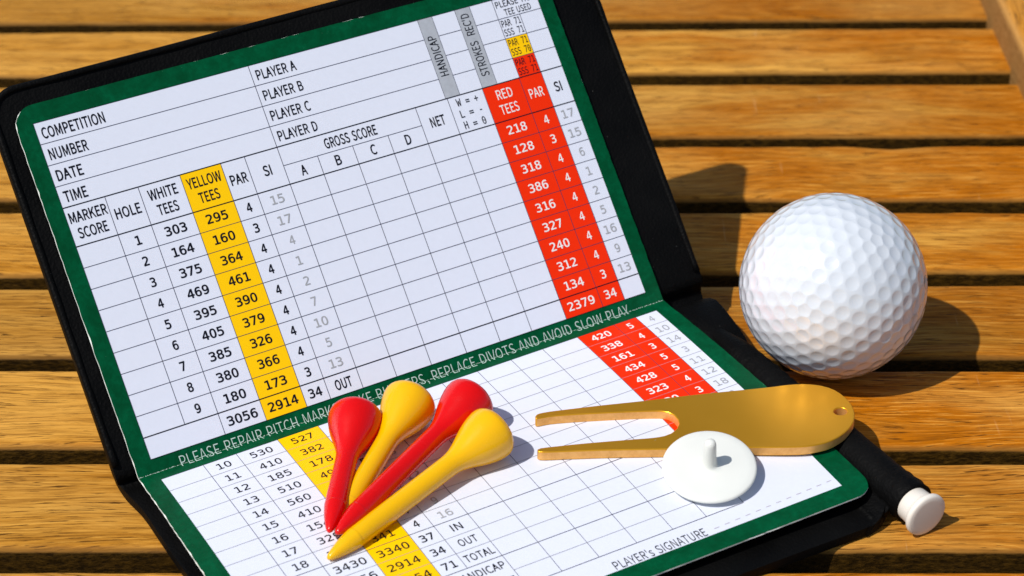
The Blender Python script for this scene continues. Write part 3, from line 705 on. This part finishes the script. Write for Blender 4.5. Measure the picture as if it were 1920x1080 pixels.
# ------------------------------------------------------------------ lathe
def lathe(name, prof, mat, parent=None, seg=64, smooth=True):
    V, F = [], []
    rings = []
    for (r, h) in prof:
        if r < 1e-6: rings.append([len(V)]); V.append((0, 0, h))
        else:
            rings.append(list(range(len(V), len(V) + seg)))
            V += [(r * math.cos(2 * math.pi * k / seg), r * math.sin(2 * math.pi * k / seg), h) for k in range(seg)]
    for a, b in zip(rings, rings[1:]):
        for k in range(seg):
            k2 = (k + 1) % seg
            if len(a) == 1 and len(b) == 1: continue
            if len(a) == 1: F.append((a[0], b[k2], b[k]))
            elif len(b) == 1: F.append((a[k], a[k2], b[0]))
            else: F.append((a[k], a[k2], b[k2], b[k]))
    o = mesh_obj(name, np.array(V) * MM, F, mat, parent, smooth); fix_normals(o); return o
def place(o, P, axis, ref=None):
    o.location = Vector(P) * MM; o.rotation_mode = 'QUATERNION'
    o.rotation_quaternion = Vector(axis).to_track_quat('Z', 'Y')

# white plastic plug in the pen loop
cap = thing('plug_end', 'white plastic flanged end of the pen sticking out of the black leather loop', 'pen')
lathe('collar', [(0, -3.6), (3.4, -3.6), (3.8, -3.0), (3.95, -.2), (4.3, .6), (4.6, 1.1)], M_cap, cap, 48)
lathe('flange', [(4.6, .95), (4.7, 1.0), (4.86, 1.25), (4.9, 1.7), (4.8, 2.1), (4.45, 2.35), (3.5, 2.42), (0, 2.45)], M_cap, cap, 48)
capP = onz(1738, 967, 5.15)
place(cap, capP + NN * 2.2, tuple(-NN + np.array([0.03, 0, -.03])))
# ------------------------------------------------------------------ golf ball
def ball():
    R = 21.33; B = onz(1561.5, 536.5, R)
    t = thing('golf_ball', 'white dimpled golf ball resting on the table slats beside the scorecard holder', 'golf ball', Vector((B[0], B[1], R)) * MM)
    bm = bmesh.new(); bmesh.ops.create_icosphere(bm, subdivisions=8, radius=1.0)
    me = bpy.data.meshes.new('ball_cover'); bm.to_mesh(me)
    # dimple centres: frequency-7 geodesic
    ico = bmesh.new(); bmesh.ops.create_icosphere(ico, subdivisions=1, radius=1.0)
    cs = {}
    for f in ico.faces:
        a, b, c = [v.co for v in f.verts]
        for i in range(8):
            for j in range(8 - i):
                p = (a * i + b * j + c * (7 - i - j)).normalized(); cs[tuple(round(x, 4) for x in p)] = p
    cs = list(cs.values()); ico.free()
    rot = Matrix.Rotation(.5, 3, 'X') @ Matrix.Rotation(.35, 3, 'Y') @ Matrix.Rotation(.2, 3, 'Z')
    kd = kdtree.KDTree(len(cs))
    for i, p in enumerate(cs): kd.insert(p, i)
    kd.balance()
    n = len(me.vertices); co = np.empty(n * 3); me.vertices.foreach_get('co', co); co = co.reshape(-1, 3)
    d = np.array([kd.find(c)[2] for c in co]) * R
    rad = 1.60; q = np.clip(d / rad, 0, 1)
    dep = .21 * (1 - q ** 2)
    e = np.clip((d - rad * .92) / (rad * .13), 0, 1); blend = e * e * (3 - 2 * e)
    dep = dep * (1 - blend)
    co2 = co / np.linalg.norm(co, axis=1, keepdims=True) * (R - dep)[:, None]
    me.vertices.foreach_set('co', (co2 * MM).ravel()); me.polygons.foreach_set('use_smooth', [True] * len(me.polygons))
    me.materials.append(M_ball); me.update(); bm.free()
    o = bpy.data.objects.new('ball_cover', me); C.objects.link(o); o.parent = t
    o.rotation_euler = rot.to_euler()
    return t
ball()

# ------------------------------------------------------------------ golf tees
def tee_profile(L):
    pr = [(0, 0), (.35, .12), (.75, .7), (1.25, 2.2), (1.75, 4.2), (2.1, 6.2), (2.27, 7.6), (2.29, 7.75), (2.22, 7.9), (2.26, 8.2), (2.3, 12)]
    hs = L - 15.5
    pr += [(2.3, (12 + hs) / 2), (2.32, hs), (2.36, hs + 1.6), (2.6, hs + 3.1), (3.1, hs + 4.7), (3.85, hs + 6.5), (4.65, hs + 8.4), (5.28, hs + 10.2), (5.7, hs + 11.8), (5.92, hs + 13.1), (5.94, hs + 13.9), (5.8, hs + 14.5),
           (5.62, hs + 14.75), (5.45, hs + 15.05), (5.2, hs + 15.3), (4.9, hs + 15.4), (4.5, hs + 15.0), (3.6, hs + 13.6), (2.2, hs + 12.2), (0, hs + 11.6)]
    return pr
def lowz(x, yv):
    # height of the lower panel under a table point
    rel = np.array([x, yv, 0]) - np.array([ORI[0], ORI[1], 0]); u = rel @ EH; v = -(rel @ NN)
    P = S0(u, -max(v, 0.01)); return P[2]
def at_card(px, py, h):
    z_ = 7.0
    for _ in range(12):
        P = onz(px, py, z_); z_ = lowz(P[0], P[1]) + h
    return onz(px, py, z_)
tees = [('red plastic tee at the left end of the fan of four', (617, 998), (669, 779), 3.2, 5.9, M_tred),
        ('yellow plastic tee between the two red tees, its tip hidden under them', (628, 992), (772, 748), 1.0, 5.9, M_tyel),
        ('red plastic tee between the two yellow tees in the fan', (630, 1001), (886, 749), 3.4, 5.95, M_tred),
        ('yellow plastic tee in front at the right end of the fan, nearest the divot tool', (614, 1048), (929, 806), 1.0, 5.95, M_tyel)]
for lab, tp, hp, zt, zh, mt in tees:
    A_, B_ = at_card(*tp, zt), at_card(*hp, zh)
    L = float(np.linalg.norm(B_ - A_)) + .3
    t = thing('golf_tee', lab, 'golf tee', group='golf tees fanned out on the scorecard')
    pr = tee_profile(L); k = 25
    lathe('shaft', pr[:13], mt, t, 48) if False else lathe('tee_body', pr, mt, t, 64)
    place(t, A_, B_ - A_)

# ------------------------------------------------------------------ divot tool
def divot():
    out = [(1004.2, 784.5), (1003.4, 780), (1005.5, 777), (1010, 774.8), (1030, 771), (1070, 766), (1125, 759.5), (1210, 750.5), (1280, 742), (1340, 735.5), (1440, 725.5), (1476, 721), (1506, 719.3), (1540, 722.5), (1566, 731), (1585, 744.5), (1597, 759), (1602.5, 775), (1600.5, 790), (1592, 803.5), (1577, 816), (1560, 825.5), (1540, 832), (1513, 836.5), (1480, 838), (1406, 838.5), (1330, 840), (1252, 841.5), (1135, 843.5), (1060, 846), (1020, 847.5), (1011, 847), (1007.2, 844.8), (1008, 841.5), (1013, 839.6), (1030, 837.5), (1092, 831), (1185, 823.2), (1225, 820), (1246, 816.5), (1259, 811.5), (1269, 803), (1273, 794.5), (1271, 786.5), (1264, 778), (1253, 772.6), (1238, 770.5), (1185, 771.6), (1085, 776.3), (1030, 780.5), (1010, 784.3)]
    hole = [(1576 + 12.5 * math.cos(a), 771 + 6.8 * math.sin(a)) for a in np.linspace(0, 2 * math.pi, 25)[:-1]]
    th = 2.25
    # plane through three contact heights
    pts = [(at_card(1010, 800, 0), .15), (at_card(1240, 740, 0), .15)]
    a = at_card(1008, 782, 0.1); b = at_card(1010, 845, .1); c = onz(1540, 780, 9.0)
    a, b, c = [np.array(q, float) for q in (a, b, c)]
    n = np.cross(b - a, c - a); n /= np.linalg.norm(n); n *= np.sign(n[2])
    zc = lambda x, y_: a[2] - (n[0] * (x - a[0]) + n[1] * (y_ - a[1])) / n[2]
    def bend(x, y_):
        s = max(0, x - 45.0) / 28.0
        tail = .5 * s ** 2
        cy_, cx_ = 403.0, 58.0
        dd = ((x - 62) / 13.0) ** 2 + ((y_ - 403.5) / 12.5) ** 2
        return tail
    def topz(x, y_): return zc(x, y_) + th + bend(x, y_)
    def up3(px, py):
        z_ = 11.0
        for _ in range(15):
            P = onz(px, py, z_); z_ = topz(P[0], P[1])
        return onz(px, py, z_)
    O = [up3(*q) for q in out]
    # smooth densify outline
    dens = []
    m = len(O)
    for i in range(m):
        p0, p1, p2, p3 = O[i - 1], O[i], O[(i + 1) % m], O[(i + 2) % m]
        k = max(1, int(np.linalg.norm(p2 - p1) / 1.2))
        for j in range(k):
            t = j / k
            # centripetal-ish Catmull with limited tangents
            l1 = np.linalg.norm(p2 - p1)
            m1 = (p2 - p0) / max(np.linalg.norm(p2 - p0), 1e-6) * l1; m2 = (p3 - p1) / max(np.linalg.norm(p3 - p1), 1e-6) * l1
            h00 = 2 * t ** 3 - 3 * t ** 2 + 1; h10 = t ** 3 - 2 * t ** 2 + t; h01 = -2 * t ** 3 + 3 * t ** 2; h11 = t ** 3 - t ** 2
            dens.append(h00 * p1 + h10 * m1 + h01 * p2 + h11 * m2)
    H = [up3(*q) for q in hole]
    P2 = [Vector((q[0], q[1])) for q in dens]; H2 = [Vector((q[0], q[1])) for q in H]
    def inside(x, y_, poly):
        c_ = False; j = len(poly) - 1
        for i in range(len(poly)):
            if (poly[i].y > y_) != (poly[j].y > y_) and x < (poly[j].x - poly[i].x) * (y_ - poly[i].y) / (poly[j].y - poly[i].y) + poly[i].x: c_ = not c_
            j = i
        return c_
    hx, hy = sum(q.x for q in H2) / len(H2), sum(q.y for q in H2) / len(H2)
    extra = []
    for xx in np.arange(4, 76, 1.5):
        for yy in np.arange(385, 420, 1.5):
            if inside(xx, yy, P2) and min((Vector((xx, yy)) - q).length for q in P2) > .8 and math.hypot(xx - hx, yy - hy) > 2.4: extra.append(Vector((xx, yy)))
    allp = P2 + H2 + extra; nP, nH = len(P2), len(H2)
    edges = [(i, (i + 1) % nP) for i in range(nP)] + [(nP + i, nP + (i + 1) % nH) for i in range(nH)]
    vv, ee, ff, ov, oe, of = delaunay_2d_cdt(allp, edges, [], 0, 1e-7)
    F = []
    for f in ff:
        cx_ = sum(vv[i].x for i in f) / 3; cy_ = sum(vv[i].y for i in f) / 3
        if inside(cx_, cy_, P2) and not inside(cx_, cy_, H2): F.append(tuple(f))
    n0 = len(vv)
    top = [(q.x, q.y, topz(q.x, q.y)) for q in vv]; bot = [(q.x, q.y, topz(q.x, q.y) - th) for q in vv]
    FF = list(F); mi = [0] * len(F)
    for f in F: FF.append(tuple(i + n0 for i in f[::-1])); mi.append(0)
    inv = {}
    for i, o in enumerate(ov):
        for k in o: inv[k] = i
    for (i, j) in edges:
        a_, b_ = inv[i], inv[j]; FF.append((a_, b_, b_ + n0, a_ + n0)); mi.append(1)
    ref = np.array(c)
    t = thing('divot_tool', 'gold two-pronged divot repair tool lying on the scorecard with a small hole in its end', 'divot tool', Vector(ref) * MM)
    o = mesh_obj('tool_body', (np.array(top + bot) - ref) * MM, FF, [M_gold, M_goldedge], t, True)
    o.data.polygons.foreach_set('material_index', mi)
    fix_normals(o)
    bv = o.modifiers.new('bevel', 'BEVEL'); bv.width = .28 * MM; bv.segments = 3; bv.limit_method = 'ANGLE'; bv.angle_limit = math.radians(50); bv.material = 0
    bv.harden_normals = True
    return topz
topz = divot()

# ------------------------------------------------------------------ ball marker
def marker():
    Rm = 9.95
    c = onz(1330, 876, 10.4)
    t = thing('ball_marker', 'white plastic ball marker lying pin up, propped on the divot tool edge', 'ball marker')
    pr = [(0, -.45), (Rm - .8, -.45), (Rm - .3, -.38), (Rm, -.05), (Rm, .2), (Rm - .15, .45), (Rm - .5, .62), (Rm - 2, .74), (3, .85), (2.0, .92), (1.75, 1.1), (1.52, 1.5), (1.42, 2.2), (1.33, 5), (1.24, 7.2), (1.05, 7.85), (.6, 8.2), (0, 8.3)]
    lathe('disc_and_pin', pr, M_wpl, t, 96)
    tilt = math.radians(13.5)
    ax = np.array([-.03, -math.sin(tilt), math.cos(tilt)])
    place(t, c, ax)
marker()
